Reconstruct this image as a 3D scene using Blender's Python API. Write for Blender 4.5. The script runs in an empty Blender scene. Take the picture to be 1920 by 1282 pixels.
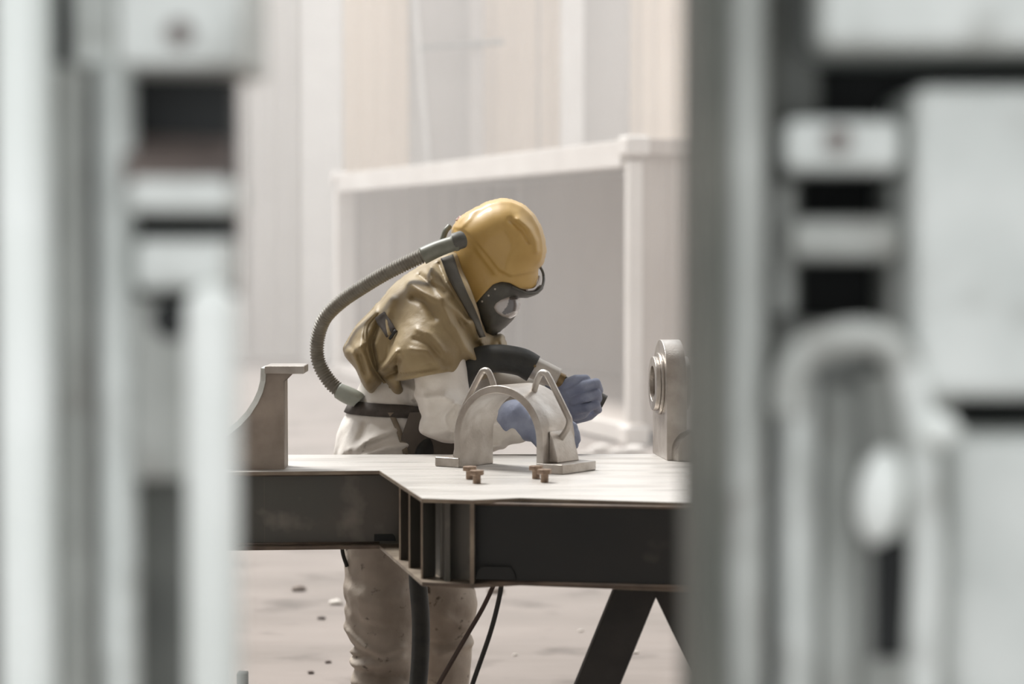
import bpy, bmesh, math, random
import numpy as np
from mathutils import Vector, Matrix

random.seed(7)
SC = bpy.context.scene
COL = SC.collection

# ------------------------------------------------------------------ camera
F = 4533.0                      # focal length in pixels of the 1920x1282 frame (85 mm)
HC = 1.6
PITCH = math.atan((641 - 455) / F)
cam_d = bpy.data.cameras.new('camera')
cam = bpy.data.objects.new('camera', cam_d); COL.objects.link(cam)
cam.location = (0, 0, HC)
cam.rotation_euler = (math.pi / 2 - PITCH, 0, 0)
cam_d.sensor_width = 36; cam_d.lens = 36 * F / 1920
cam_d.clip_start = 0.05; cam_d.clip_end = 300
cam_d.dof.use_dof = True
cam_d.dof.focus_distance = 6.85
cam_d.dof.aperture_fstop = 2.35
SC.camera = cam

# ------------------------------------------------------------------ light
W = bpy.data.worlds.new('world'); SC.world = W; W.use_nodes = True
bg = W.node_tree.nodes['Background']
bg.inputs['Color'].default_value = (0.96, 0.98, 1.0, 1)
bg.inputs['Strength'].default_value = 1.3
sun_d = bpy.data.lights.new('sun', 'SUN'); sun = bpy.data.objects.new('sun', sun_d); COL.objects.link(sun)
sun_d.energy = 5.3; sun_d.angle = math.radians(20); sun_d.color = (1.0, 0.975, 0.94)
sun.rotation_euler = (-Vector((-0.42, 0.42, 0.95))).to_track_quat('-Z', 'Y').to_euler()
sun.location = (-4, 8, 9)
SC.view_settings.view_transform = 'Standard'
SC.view_settings.look = 'None'
SC.view_settings.exposure = 0.0
SC.view_settings.gamma = 1.0
SC.view_settings.use_curve_mapping = False
SC.cycles.volume_bounces = 1
SC.cycles.max_bounces = 8

# ------------------------------------------------------------------ pixel geometry
CP, SP = math.cos(PITCH), math.sin(PITCH)
def ray(px, py):
    x = px - 960; v = 641 - py
    return Vector((x, SP * v + CP * F, CP * v - SP * F))
def at(px, py, Y):
    d = ray(px, py)
    return Vector((0, 0, HC)) + d * (Y / d.y)
def onz(px, py, z):
    d = ray(px, py)
    return Vector((0, 0, HC)) + d * ((z - HC) / d.z)

# ------------------------------------------------------------------ materials
def s2l(c):
    return tuple(((v / 255) / 12.92 if v / 255 <= 0.04045 else ((v / 255 + 0.055) / 1.055) ** 2.4) for v in c) + (1,)
def mat(name, c1, c2=None, scale=6, rough=0.6, metal=0.0, bump=0.0, bscale=None, stretch=(1, 1, 1), r2=None,
        lo=0.35, hi=0.65, c3=None, s3=3, lo3=0.6, hi3=0.7, detail=6, coat=0.0, sheen=0.0, spec=None, trans=0.0):
    m = bpy.data.materials.new(name); m.use_nodes = True
    nt = m.node_tree; b = nt.nodes['Principled BSDF']; L = nt.links
    b.inputs['Roughness'].default_value = rough; b.inputs['Metallic'].default_value = metal
    b.inputs['Base Color'].default_value = s2l(c1)
    b.inputs['Coat Weight'].default_value = coat; b.inputs['Sheen Weight'].default_value = sheen
    b.inputs['Transmission Weight'].default_value = trans
    if spec is not None: b.inputs['Specular IOR Level'].default_value = spec
    tc = nt.nodes.new('ShaderNodeTexCoord'); mp = nt.nodes.new('ShaderNodeMapping')
    L.new(tc.outputs['Object'], mp.inputs['Vector']); mp.inputs['Scale'].default_value = stretch
    if c2 is not None:
        n = nt.nodes.new('ShaderNodeTexNoise'); n.inputs['Scale'].default_value = scale; n.inputs['Detail'].default_value = detail
        L.new(mp.outputs['Vector'], n.inputs['Vector'])
        r = nt.nodes.new('ShaderNodeMapRange'); r.inputs['From Min'].default_value = lo; r.inputs['From Max'].default_value = hi
        L.new(n.outputs['Fac'], r.inputs['Value'])
        mx = nt.nodes.new('ShaderNodeMix'); mx.data_type = 'RGBA'
        mx.inputs['A'].default_value = s2l(c1); mx.inputs['B'].default_value = s2l(c2)
        L.new(r.outputs['Result'], mx.inputs['Factor'])
        out = mx.outputs['Result']
        if c3 is not None:
            n3 = nt.nodes.new('ShaderNodeTexNoise'); n3.inputs['Scale'].default_value = s3; n3.inputs['Detail'].default_value = 4
            L.new(tc.outputs['Object'], n3.inputs['Vector'])
            r3 = nt.nodes.new('ShaderNodeMapRange'); r3.inputs['From Min'].default_value = lo3; r3.inputs['From Max'].default_value = hi3
            L.new(n3.outputs['Fac'], r3.inputs['Value'])
            m3 = nt.nodes.new('ShaderNodeMix'); m3.data_type = 'RGBA'
            L.new(out, m3.inputs['A']); m3.inputs['B'].default_value = s2l(c3); L.new(r3.outputs['Result'], m3.inputs['Factor'])
            out = m3.outputs['Result']
        L.new(out, b.inputs['Base Color'])
        if r2 is not None:
            rr = nt.nodes.new('ShaderNodeMapRange'); rr.inputs['From Min'].default_value = lo; rr.inputs['From Max'].default_value = hi
            rr.inputs['To Min'].default_value = rough; rr.inputs['To Max'].default_value = r2
            L.new(n.outputs['Fac'], rr.inputs['Value']); L.new(rr.outputs['Result'], b.inputs['Roughness'])
    if bump:
        nb = nt.nodes.new('ShaderNodeTexNoise'); nb.inputs['Scale'].default_value = bscale or scale * 4; nb.inputs['Detail'].default_value = 8
        L.new(mp.outputs['Vector'], nb.inputs['Vector'])
        bp = nt.nodes.new('ShaderNodeBump'); bp.inputs['Strength'].default_value = bump; bp.inputs['Distance'].default_value = 0.01
        L.new(nb.outputs['Fac'], bp.inputs['Height']); L.new(bp.outputs['Normal'], b.inputs['Normal'])
    return m
M = dict(
    floor=mat('dusty_floor', (146, 137, 131), (132, 124, 118), 0.9, 0.95, bump=1.0, bscale=3.2, stretch=(1, 2.2, 1), c3=(104, 97, 92), s3=2.3, lo3=.58, hi3=.75),
    wall=mat('pale_cladding', (206, 202, 196), (196, 191, 185), 0.8, 0.8),
    cream=mat('cream_cladding', (240, 221, 199), (230, 209, 187), 0.7, 0.75),
    column=mat('pale_column', (222, 219, 214), (212, 209, 204), 1.2, 0.7),
    greywall=mat('grey_cladding', (164, 156, 149), (154, 146, 139), 0.9, 0.8),
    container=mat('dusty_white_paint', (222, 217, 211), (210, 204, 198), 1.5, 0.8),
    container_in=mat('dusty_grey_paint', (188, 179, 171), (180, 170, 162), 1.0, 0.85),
    tabletop=mat('blasted_steel_top', (222, 219, 214), (172, 168, 163), 2.6, 0.30, 0.55, bump=0.12, bscale=9, stretch=(0.6, 4.5, 1), r2=0.6, lo=.4, hi=.62),
    beam=mat('mill_scale_steel', (88, 88, 84), (104, 99, 93), 3.5, 0.40, 0.35, bump=0.06, bscale=40, r2=0.6, c3=(138, 132, 124), s3=5.5, lo3=.54, hi3=.70),
    beam_dark=mat('dark_mill_scale_steel', (36, 38, 38), (46, 46, 45), 3.0, 0.42, 0.3, bump=0.05, bscale=40, r2=0.55, c3=(104, 99, 92), s3=3.1, lo3=.60, hi3=.76),
    edge=mat('ground_plate_edge', (156, 144, 128), (122, 110, 98), 12, 0.45, 0.5),
    rust=mat('brown_plate_edge', (116, 102, 90), (88, 78, 71), 14, 0.6, 0.3),
    cast=mat('blasted_steel_grey', (190, 184, 177), (166, 158, 150), 18, 0.36, 0.82, bump=0.12, bscale=160, c3=(203, 199, 194), s3=7, lo3=.52, hi3=.66),
    bracket=mat('blasted_steel_brown', (172, 161, 150), (142, 132, 123), 9, 0.5, 0.45, bump=0.08, bscale=120, c3=(168, 157, 146), s3=6, lo3=.55, hi3=.7),
    bolt=mat('brown_bolt_steel', (150, 130, 112), (118, 98, 82), 60, 0.5, 0.4),
    leg=mat('black_trestle_steel', (38, 38, 37), (50, 48, 46), 12, 0.6, 0.2, bump=0.15, bscale=60),
    suit=mat('white_coverall', (242, 238, 232), (228, 222, 214), 9, 0.6, bump=0.45, bscale=20, c3=(150, 140, 130), s3=22, lo3=.68, hi3=.76, sheen=.1),
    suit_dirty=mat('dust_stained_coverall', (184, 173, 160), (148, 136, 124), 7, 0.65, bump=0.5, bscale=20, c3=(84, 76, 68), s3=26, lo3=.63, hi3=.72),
    hood=mat('khaki_canvas', (162, 144, 108), (140, 121, 86), 9, 0.5, bump=0.35, bscale=22, sheen=.1),
    hoodband=mat('dark_hood_band', (72, 68, 60), (84, 80, 70), 20, 0.6),
    helmet=mat('ochre_helmet', (204, 170, 104), (190, 155, 86), 7, 0.48, bump=0.03, bscale=60, coat=0.2),
    rubber=mat('dark_rubber', (84, 84, 79), (96, 95, 90), 40, 0.55, bump=0.06, bscale=200),
    blackrub=mat('black_rubber', (42, 44, 43), (54, 54, 51), 30, 0.6, bump=0.1, bscale=80),
    hose=mat('grey_hose', (142, 138, 128), (126, 121, 111), 30, 0.5),
    cuff=mat('grey_green_plastic', (118, 120, 110), (132, 134, 124), 30, 0.45),
    cuff2=mat('pale_green_plastic', (172, 177, 168), (160, 165, 156), 30, 0.45),
    apron=mat('apron_leather', (112, 104, 96), (98, 90, 83), 14, 0.7, bump=.2, bscale=30),
    belt=mat('dark_webbing', (74, 68, 64), (86, 80, 75), 60, 0.8),
    webbing=mat('khaki_webbing', (150, 138, 122), (136, 124, 108), 60, 0.8),
    glove=mat('blue_leather', (150, 158, 180), (132, 140, 164), 24, 0.68, bump=0.25, bscale=60, sheen=.15),
    coup=mat('silver_coupling', (200, 194, 186), (186, 180, 172), 30, 0.4, 0.4),
    brass=mat('brass_ring', (150, 128, 92), (120, 100, 70), 30, 0.4, 0.7),
    lens=mat('visor_lens_reflection', (206, 200, 198), (190, 184, 182), 30, 0.15, coat=.5),  # pale colour stands in for the background reflected in the glass
    lensdark=mat('shaded_visor_lens', (120, 114, 112), (104, 98, 96), 30, 0.2, coat=.5),  # darker copy of the lens, for a crescent of shade painted on
    rivet=mat('pale_rivet', (212, 206, 196), None, rough=0.4),
    sticker=mat('pink_sticker', (226, 196, 186), (150, 90, 70), 90, 0.5),
    skin=mat('skin', (196, 150, 124), None, rough=0.6),
    boot=mat('boot_leather', (74, 64, 54), (92, 82, 70), 20, 0.7),
    cable_r=mat('brown_cable', (72, 58, 52), None, rough=0.6),
    cable_b=mat('black_cable', (44, 44, 43), None, rough=0.6),
    zinc=mat('pale_zinc_paint', (214, 217, 213), (196, 200, 196), 9, 0.5, 0.1, c3=(172, 174, 169), s3=14, lo3=.55, hi3=.75),
    zincw=mat('white_zinc_rod', (234, 237, 233), (224, 228, 223), 9, 0.4),
    zinc2=mat('mid_zinc_paint', (176, 178, 173), (158, 160, 155), 11, 0.5, 0.1, c3=(140, 138, 132), s3=17, lo3=.55, hi3=.75),
    zinc3=mat('dull_grey_paint', (120, 122, 117), (98, 100, 96), 12, 0.6),
    dark=mat('cavity_shade_black', (34, 36, 36), (28, 30, 30), 12, 0.7),  # near-black put in for the shade of slots, holes and gaps
    edgeg=mat('dark_green_edge', (82, 84, 77), (98, 98, 90), 8, 0.6),
    cavity=mat('brown_dusty_metal', (120, 108, 102), (96, 86, 82), 15, 0.7),
    pebble=mat('pebble', (150, 138, 128), (110, 98, 90), 40, 0.9),
    pebbled=mat('dark_pebble', (96, 84, 78), (80, 70, 64), 40, 0.9),
    pebblew=mat('pale_pebble', (226, 220, 212), (210, 204, 196), 40, 0.9),
)

# ------------------------------------------------------------------ object helpers
def link(name, me, material=None, parent=None, smooth=False):
    o = bpy.data.objects.new(name, me); COL.objects.link(o)
    if material is not None and not me.materials: me.materials.append(M[material] if isinstance(material, str) else material)
    if parent is not None:
        o.parent = parent
        me.transform(Matrix.Translation(-wloc(parent)))
    if smooth:
        for p in me.polygons: p.use_smooth = True
    return o
def wloc(o):
    v = Vector(o.location)
    while o.parent: o = o.parent; v += Vector(o.location)
    return v
def from_bm(name, bm, material=None, parent=None, smooth=False, bevel=0.0, seg=2):
    bmesh.ops.recalc_face_normals(bm, faces=bm.faces)
    me = bpy.data.meshes.new(name); bm.to_mesh(me); bm.free()
    o = link(name, me, material, parent, smooth)
    if bevel:
        md = o.modifiers.new('bevel', 'BEVEL'); md.width = bevel; md.segments = seg; md.limit_method = 'ANGLE'; md.angle_limit = 0.6
        if seg > 1:
            for p in me.polygons: p.use_smooth = True
            md.harden_normals = True
    return o
def root(name, label, cat, loc, group=None, kind=None):
    o = bpy.data.objects.new(name, None); COL.objects.link(o); o.location = loc; o.empty_display_size = .1
    tag(o, label, cat, group, kind); return o
def tag(o, label=None, cat=None, group=None, kind=None):
    if label: o['label'] = label
    if cat: o['category'] = cat
    if group: o['group'] = group
    if kind: o['kind'] = kind
    return o
def bm_box(bm, lo, hi, mtx=None):
    vs = [bm.verts.new((x, y, z)) for x in (lo[0], hi[0]) for y in (lo[1], hi[1]) for z in (lo[2], hi[2])]
    for f in ((0, 1, 3, 2), (4, 6, 7, 5), (0, 4, 5, 1), (2, 3, 7, 6), (0, 2, 6, 4), (1, 5, 7, 3)):
        bm.faces.new([vs[i] for i in f])
    if mtx is not None:
        for v in vs: v.co = mtx @ v.co
    return vs
def box(name, lo, hi, material, parent=None, bevel=0.0, mtx=None, seg=2):
    bm = bmesh.new(); bm_box(bm, lo, hi, mtx); return from_bm(name, bm, material, parent, bevel=bevel, seg=seg)
def prism(name, pts, z0, z1, material, parent=None, bevel=0.0, smooth=False):
    """pts: list of (x,y); extruded from z0 to z1"""
    bm = bmesh.new()
    a = [bm.verts.new((p[0], p[1], z0)) for p in pts]; b = [bm.verts.new((p[0], p[1], z1)) for p in pts]
    bm.faces.new(a); bm.faces.new(b)
    n = len(pts)
    for i in range(n): bm.faces.new((a[i], a[(i + 1) % n], b[(i + 1) % n], b[i]))
    return from_bm(name, bm, material, parent, bevel=bevel, smooth=smooth)
def extr(bm, pts3, vec):
    """a polygon of 3-D points swept by a vector"""
    a = [bm.verts.new(p) for p in pts3]; b = [bm.verts.new(Vector(p) + Vector(vec)) for p in pts3]
    bm.faces.new(a); bm.faces.new(b); n = len(a)
    for i in range(n): bm.faces.new((a[i], a[(i + 1) % n], b[(i + 1) % n], b[i]))
def catmull(P, n=8):
    P = [Vector(p) for p in P]
    Q = [P[0] * 2 - P[1]] + P + [P[-1] * 2 - P[-2]]
    out = []
    for i in range(1, len(Q) - 2):
        for k in range(n):
            t = k / n
            out.append(0.5 * ((2 * Q[i]) + (-Q[i-1] + Q[i+1]) * t + (2*Q[i-1] - 5*Q[i] + 4*Q[i+1] - Q[i+2]) * t*t + (-Q[i-1] + 3*Q[i] - 3*Q[i+1] + Q[i+2]) * t**3))
    out.append(P[-1]); return out
def bm_tube(bm, path, rad, seg=16, flat=None):
    """rad: float or function of arc length fraction"""
    L = [0.0]
    for i in range(1, len(path)): L.append(L[-1] + (path[i] - path[i-1]).length)
    T = []
    for i in range(len(path)):
        T.append((path[min(i+1, len(path)-1)] - path[max(i-1, 0)]).normalized())
    up = Vector((0, 1, 0)) if abs(T[0].y) < .9 else Vector((1, 0, 0))
    n = (up - T[0] * up.dot(T[0])).normalized(); rings = []
    for i, p in enumerate(path):
        n = (n - T[i] * n.dot(T[i])).normalized(); b = T[i].cross(n)
        r = rad(L[i] / L[-1], L[i]) if callable(rad) else rad
        rx, ry = (r, r) if flat is None else (r, r * flat)
        rings.append([bm.verts.new(p + n * math.cos(2*math.pi*k/seg) * rx + b * math.sin(2*math.pi*k/seg) * ry) for k in range(seg)])
    for a, c in zip(rings, rings[1:]):
        for k in range(seg): bm.faces.new((a[k], a[(k+1) % seg], c[(k+1) % seg], c[k]))
    bm.faces.new(rings[0]); bm.faces.new(rings[-1])
def tube(name, path, rad, material, parent=None, seg=16, flat=None, dense=8, raw=False):
    bm = bmesh.new(); bm_tube(bm, path if raw else catmull(path, dense), rad, seg, flat)
    o = from_bm(name, bm, material, parent)
    me = o.data
    for p in me.polygons: p.use_smooth = len(p.vertices) == 4
    return o
def resample(path, step):
    out = [path[0]]; acc = 0
    for a, b in zip(path, path[1:]):
        L = (b - a).length; t = step - acc
        while t <= L:
            out.append(a.lerp(b, t / L)); t += step
        acc = (acc + L) % step if L else acc
    return out

# ------------------------------------------------------------------ signed-distance modelling
def surface_nets(D, org, h):
    nx, ny, nz = D.shape
    S = D < 0
    c = np.zeros((nx-1, ny-1, nz-1), np.int8)
    for i in (0, 1):
        for j in (0, 1):
            for k in (0, 1): c += S[i:nx-1+i, j:ny-1+j, k:nz-1+k]
    act = (c > 0) & (c < 8)
    I = np.argwhere(act); N = len(I)
    idx = -np.ones(act.shape, np.int64); idx[act] = np.arange(N)
    acc = np.zeros((N, 3)); cnt = np.zeros(N)
    cor = [(i, j, k) for i in (0, 1) for j in (0, 1) for k in (0, 1)]
    V = {q: D[I[:, 0]+q[0], I[:, 1]+q[1], I[:, 2]+q[2]] for q in cor}
    for a in cor:
        for ax in range(3):
            if a[ax]: continue
            b = list(a); b[ax] = 1; b = tuple(b)
            va, vb = V[a], V[b]; m = (va < 0) != (vb < 0)
            t = np.where(m, va / np.where(m, va - vb, 1), 0)
            p = np.tile(np.array(a, float), (N, 1)); p[:, ax] += t
            acc[m] += p[m]; cnt[m] += 1
    verts = (I + acc / cnt[:, None]) * h + np.array(org)
    faces = []
    for ax in range(3):
        o1, o2 = [(1, 2), (2, 0), (0, 1)][ax]
        sl0 = [slice(None)] * 3; sl1 = [slice(None)] * 3
        sl0[ax] = slice(0, -1); sl1[ax] = slice(1, None)
        A, B = S[tuple(sl0)], S[tuple(sl1)]
        E = np.argwhere(A != B)
        ok = (E[:, o1] > 0) & (E[:, o2] > 0) & (E[:, o1] < act.shape[o1]) & (E[:, o2] < act.shape[o2]) & (E[:, ax] < act.shape[ax])
        E = E[ok]; ins = A[E[:, 0], E[:, 1], E[:, 2]]
        def g(d1, d2):
            q = E.copy(); q[:, o1] -= d1; q[:, o2] -= d2
            return idx[q[:, 0], q[:, 1], q[:, 2]]
        Q = np.stack([g(1, 1), g(0, 1), g(0, 0), g(1, 0)], 1)
        Q[~ins] = Q[~ins][:, ::-1]
        faces.append(Q)
    return verts, np.concatenate(faces)
class Field:
    def __init__(s, lo, hi, h):
        s.h = h; s.lo = np.array(lo, float)
        n = [int(math.ceil((hi[i] - lo[i]) / h)) + 1 for i in range(3)]
        s.ax = [s.lo[i] + np.arange(n[i]) * h for i in range(3)]
        s.X = s.ax[0][:, None, None].astype(np.float32); s.Y = s.ax[1][None, :, None].astype(np.float32); s.Z = s.ax[2][None, None, :].astype(np.float32)
        s.D = np.full(n, 9.0, np.float32)
    def capsule(s, a, b, ra, rb):
        a = np.array(a); ab = np.array(b) - a; L = float(ab @ ab) or 1e-9
        px, py, pz = s.X - a[0], s.Y - a[1], s.Z - a[2]
        t = np.clip((px * ab[0] + py * ab[1] + pz * ab[2]) / L, 0, 1)
        return np.sqrt((px - t*ab[0])**2 + (py - t*ab[1])**2 + (pz - t*ab[2])**2) - (ra + (rb - ra) * t)
    def ell(s, c, r, ang=0.0, ax='y'):
        px, py, pz = s.X - c[0], s.Y - c[1], s.Z - c[2]
        ca, sa = math.cos(ang), math.sin(ang)
        if ax == 'y': u, w, v = px*ca + pz*sa, -px*sa + pz*ca, py
        else: u, v, w = px*ca + py*sa, -px*sa + py*ca, pz
        k = np.sqrt((u/r[0])**2 + (v/r[1])**2 + (w/r[2])**2)
        return (k - 1) * min(r)
    def add(s, d, k=0.03):
        if k <= 0: s.D = np.minimum(s.D, d); return
        hh = np.clip(0.5 + 0.5 * (s.D - d) / k, 0, 1)
        s.D = s.D * (1 - hh) + d * hh - k * hh * (1 - hh)
    def cut(s, d, k=0.0):
        """keep where d<0"""
        if k <= 0: s.D = np.maximum(s.D, d); return
        hh = np.clip(0.5 - 0.5 * (s.D - d) / k, 0, 1)
        s.D = s.D * (1 - hh) + d * hh + k * hh * (1 - hh)
    def poly(s, pts, blur=0):
        """2-D signed distance (x,z) to a polygon of (x,z) points; <0 inside"""
        X, Z = np.meshgrid(s.ax[0], s.ax[2], indexing='ij')
        d = np.full(X.shape, 1e9); ins = np.zeros(X.shape, bool); n = len(pts)
        for i in range(n):
            ax_, az = pts[i]; bx, bz = pts[(i+1) % n]
            ex, ez = bx-ax_, bz-az
            t = np.clip(((X-ax_)*ex + (Z-az)*ez) / (ex*ex+ez*ez+1e-12), 0, 1)
            d = np.minimum(d, np.hypot(X-ax_-t*ex, Z-az-t*ez))
            c = ((az > Z) != (bz > Z)) & (X < (bx-ax_)*(Z-az)/((bz-az) if bz != az else 1e-12)+ax_)
            ins ^= c
        d = np.where(ins, -d, d)
        for _ in range(blur):
            e = np.pad(d, 1, mode='edge')
            d = (e[:-2, 1:-1] + e[2:, 1:-1] + e[1:-1, :-2] + e[1:-1, 2:] + 4*e[1:-1, 1:-1]) / 8
        return d.astype(np.float32)
    def line(s, pts, w):
        """gaussian 2-D ridge field around a polyline"""
        X, Z = np.meshgrid(s.ax[0], s.ax[2], indexing='ij'); d = np.full(X.shape, 1e9)
        for (ax_, az), (bx, bz) in zip(pts, pts[1:]):
            ex, ez = bx-ax_, bz-az
            t = np.clip(((X-ax_)*ex + (Z-az)*ez) / (ex*ex+ez*ez+1e-12), 0, 1)
            d = np.minimum(d, np.hypot(X-ax_-t*ex, Z-az-t*ez))
        return np.exp(-(d/w)**2).astype(np.float32)
    def inflate(s, d2, y0, T, R, p=2.0):
        """rounded solid from a 2-D distance field: half thickness T reached R inside the outline"""
        u = np.clip(-d2 / R, 0, 1); t = T * (1 - (1-u)**p)**(1/p)
        y = np.abs(s.Y - y0)
        dd = y - t[:, None, :]
        return np.where(d2[:, None, :] > 0, np.sqrt(np.maximum(d2[:, None, :], 0)**2 + y**2), dd * 0.6).astype(np.float32)
    def near(s, y0, w=0.04):
        return (1 / (1 + np.exp((s.Y - y0) / w))).astype(np.float32)
    def build(s, name, material, parent=None, smooth_it=1):
        D = s.D.copy(); D[0] = D[-1] = 1; D[:, 0] = D[:, -1] = 1; D[:, :, 0] = D[:, :, -1] = 1
        v, f = surface_nets(D, s.lo, s.h)
        me = bpy.data.meshes.new(name); me.from_pydata(v.tolist(), [], f.tolist()); me.update()
        if smooth_it:
            bm = bmesh.new(); bm.from_mesh(me)
            for _ in range(smooth_it): bmesh.ops.smooth_vert(bm, verts=bm.verts, factor=.5, use_axis_x=True, use_axis_y=True, use_axis_z=True)
            bm.to_mesh(me); bm.free()
        return link(name, me, material, parent, smooth=True)
def wav(s, fx, fy, fz, ph=0.0): return np.sin(s.X*fx + s.Y*fy + s.Z*fz + ph)

# =================================================================== SETTING
YB = 34.0
fl = box('floor', (-16, -1.5, -0.2), (16, YB + .5, 0), 'floor'); tag(fl, 'dusty pinkish grey floor of the blasting hall', None, kind='structure')
wb = box('wall_back', (-16, YB, 0), (16, YB + .3, 9), 'wall'); tag(wb, kind='structure')
wl = box('wall_left', (-16.3, -1.5, 0), (-16, YB, 9), 'wall'); tag(wl, kind='structure')
wr = box('wall_right', (16, -1.5, 0), (16.3, YB, 9), 'wall'); tag(wr, kind='structure')
for k, (a, b) in enumerate(((-16, at(-890, 455, 2.2).x), (at(2690, 455, 2.25).x, 16))):
    o = box('wall_front_light_block', (a, 2.24, 0), (b, 2.44, 9), 'wall'); tag(o, kind='structure')  # unseen wall, added to keep frontal fill off the worker
o = box('wall_front_light_block', (at(-890, 455, 2.2).x, 2.24, 2.21), (at(2690, 455, 2.25).x, 2.44, 9), 'wall'); tag(o, kind='structure')
o = box('ceiling_light_block', (-16, 2.2, 9), (16, 7.2, 9.2), 'greywall'); tag(o, kind='structure')  # unseen partial slab, added so sky light reaches the worker from behind
def wx(px, Y): return at(px, 300, Y).x
# cladding sheets of the back wall: each its own sheet with a standing edge
for (a, b, m, d) in ((-200, 250, 'wall', .08), (256, 470, 'wall', .1), (474, 562, 'wall', .08), (645, 768, 'cream', .06), (905, 1008, 'cream', .06), (1012, 1052, 'cream', .08),
                  (1180, 1330, 'cream', .06), (1336, 1500, 'cream', .08), (1506, 1700, 'wall', .06), (1706, 2100, 'wall', .08)):
    bm = bmesh.new(); x0, x1 = wx(a, YB), wx(b, YB)
    n = max(2, int((x1 - x0) / .22)); w = (x1 - x0) / n
    pts = []
    for i in range(n):
        xx = x0 + i * w
        pts += [(xx, YB - d), (xx + w*.62, YB - d), (xx + w*.70, YB - d - .035), (xx + w*.92, YB - d - .035)]
    pts += [(x1, YB - d), (x1, YB), (x0, YB)]
    A = [bm.verts.new((p[0], p[1], 0)) for p in pts]; B = [bm.verts.new((p[0], p[1], 9)) for p in pts]
    bm.faces.new(A); bm.faces.new(B)
    for i in range(len(pts)): bm.faces.new((A[i], A[(i+1) % len(pts)], B[(i+1) % len(pts)], B[i]))
    from_bm('panel', bm, m, wb)
def column(name, a, b, Y, m, label, dep=.35, tpx=None):
    x0, x1 = wx(a, Y), wx(b, Y)
    bm = bmesh.new(); t = .05
    bm_box(bm, (x0, Y, 0), (x1, Y + t, 9)); bm_box(bm, (x0, Y + dep - t, 0), (x1, Y + dep, 9)); bm_box(bm, ((x0+x1)/2 - .02, Y + t, 0), ((x0+x1)/2 + .02, Y + dep - t, 9))
    o = from_bm(name, bm, m); tag(o, label, 'column'); return o
column('steel_column', 566, 640, 32.5, 'column', 'wide pale steel column behind left end of the container', .5)
column('steel_column', 1052, 1094, 32.9, 'container', 'white steel column above right part of the container')
column('steel_column', 880, 906, 33.0, 'greywall', 'narrow grey steel column above the worker, crossed by a bar', .3)
o = box('wall_panel', (wx(1096, 33.3), 33.3, 0), (wx(1178, 33.3), 33.5, 9), 'greywall'); tag(o, 'grey sheet leaning flat on the hall wall beside the white column', 'panel')
# tapered wall fin
bm = bmesh.new(); Y = 33.42
for (a, b, y0, y1) in ((0, 0, 0, 0),):
    P = [at(768, -150, Y), at(806, 330, Y), at(830, 640, Y), at(900, 640, Y), at(884, 330, Y), at(884, -150, Y)]
    extr(bm, P, (0, .25, 0))
o = from_bm('tapered_rafter', bm, 'greywall', bevel=.02); tag(o, 'tapering grey steel frame leg rising behind the container top', 'beam')
bm = bmesh.new(); P = [at(762, -150, Y-.08), at(800, 330, Y-.08), at(824, 640, Y-.08), at(832, 640, Y-.08), at(808, 330, Y-.08), at(770, -150, Y-.08)]
extr(bm, P, (0, .5, 0)); from_bm('flange', bm, 'column', o)
o = tube('cross_bar', [at(788, 90, 32.965), at(870, 84, 32.965), at(945, 78, 32.965)], .035, 'zinc3'); tag(o, 'thin horizontal bar crossing the narrow grey column', 'bar')

# container behind the worker
cA = at(626, 706, 28.9); cA.z = 0; cB = at(1178, 836, 19.0); cB.z = 0
u = (cB - cA).normalized(); w = Vector((u.y, -u.x, 0)) * -1          # w points away from the camera (to the right/back)
if w.y < 0: w = -w
CL = (cB - cA).length; CH = 2.42; CW = 2.44
ct = root('shipping_container', 'large dust-covered open-sided container standing behind the worker', 'container', cA)
Mx = Matrix(((u.x, w.x, 0, cA.x), (u.y, w.y, 0, cA.y), (0, 0, 1, 0), (0, 0, 0, 1)))
def cb(name, lo, hi, m, bev=.01): return box(name, lo, hi, m, ct, bevel=bev, mtx=Mx)
cb('corner_post', (0, 0, .18), (.22, .22, CH - .18), 'container')
cb('corner_post', (CL - .10, 0, .18), (CL, .12, CH - .18), 'container')
cb('corner_post', (CL - .16, CW - .16, .18), (CL, CW, CH - .18), 'container')
cb('corner_post', (0, CW - .16, .18), (.16, CW, CH - .18), 'container')
for x in (-.04, CL - .20):
    for y in (-.03, CW - .17):
        for z in (0, CH - .14): cb('corner_casting', (x, y, z), (x + .24, y + .2, z + .16), 'container', .03)
cb('top_rail', (.2, 0, CH - .22), (CL - .2, .08, CH - .01), 'container'); cb('top_rail', (.2, CW - .08, CH - .17), (CL - .2, CW, CH - .01), 'container')
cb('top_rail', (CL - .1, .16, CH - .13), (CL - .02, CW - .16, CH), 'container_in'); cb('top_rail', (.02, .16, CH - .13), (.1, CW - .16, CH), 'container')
cb('bottom_rail', (.2, 0, .02), (CL - .2, .1, .16), 'container'); cb('bottom_rail', (.2, CW - .1, .02), (CL - .2, CW, .16), 'container')
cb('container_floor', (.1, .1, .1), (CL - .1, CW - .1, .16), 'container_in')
cb('roof_sheet', (.1, .08, CH - .06), (CL - .1, CW - .08, CH - .03), 'container_in', 0)
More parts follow.
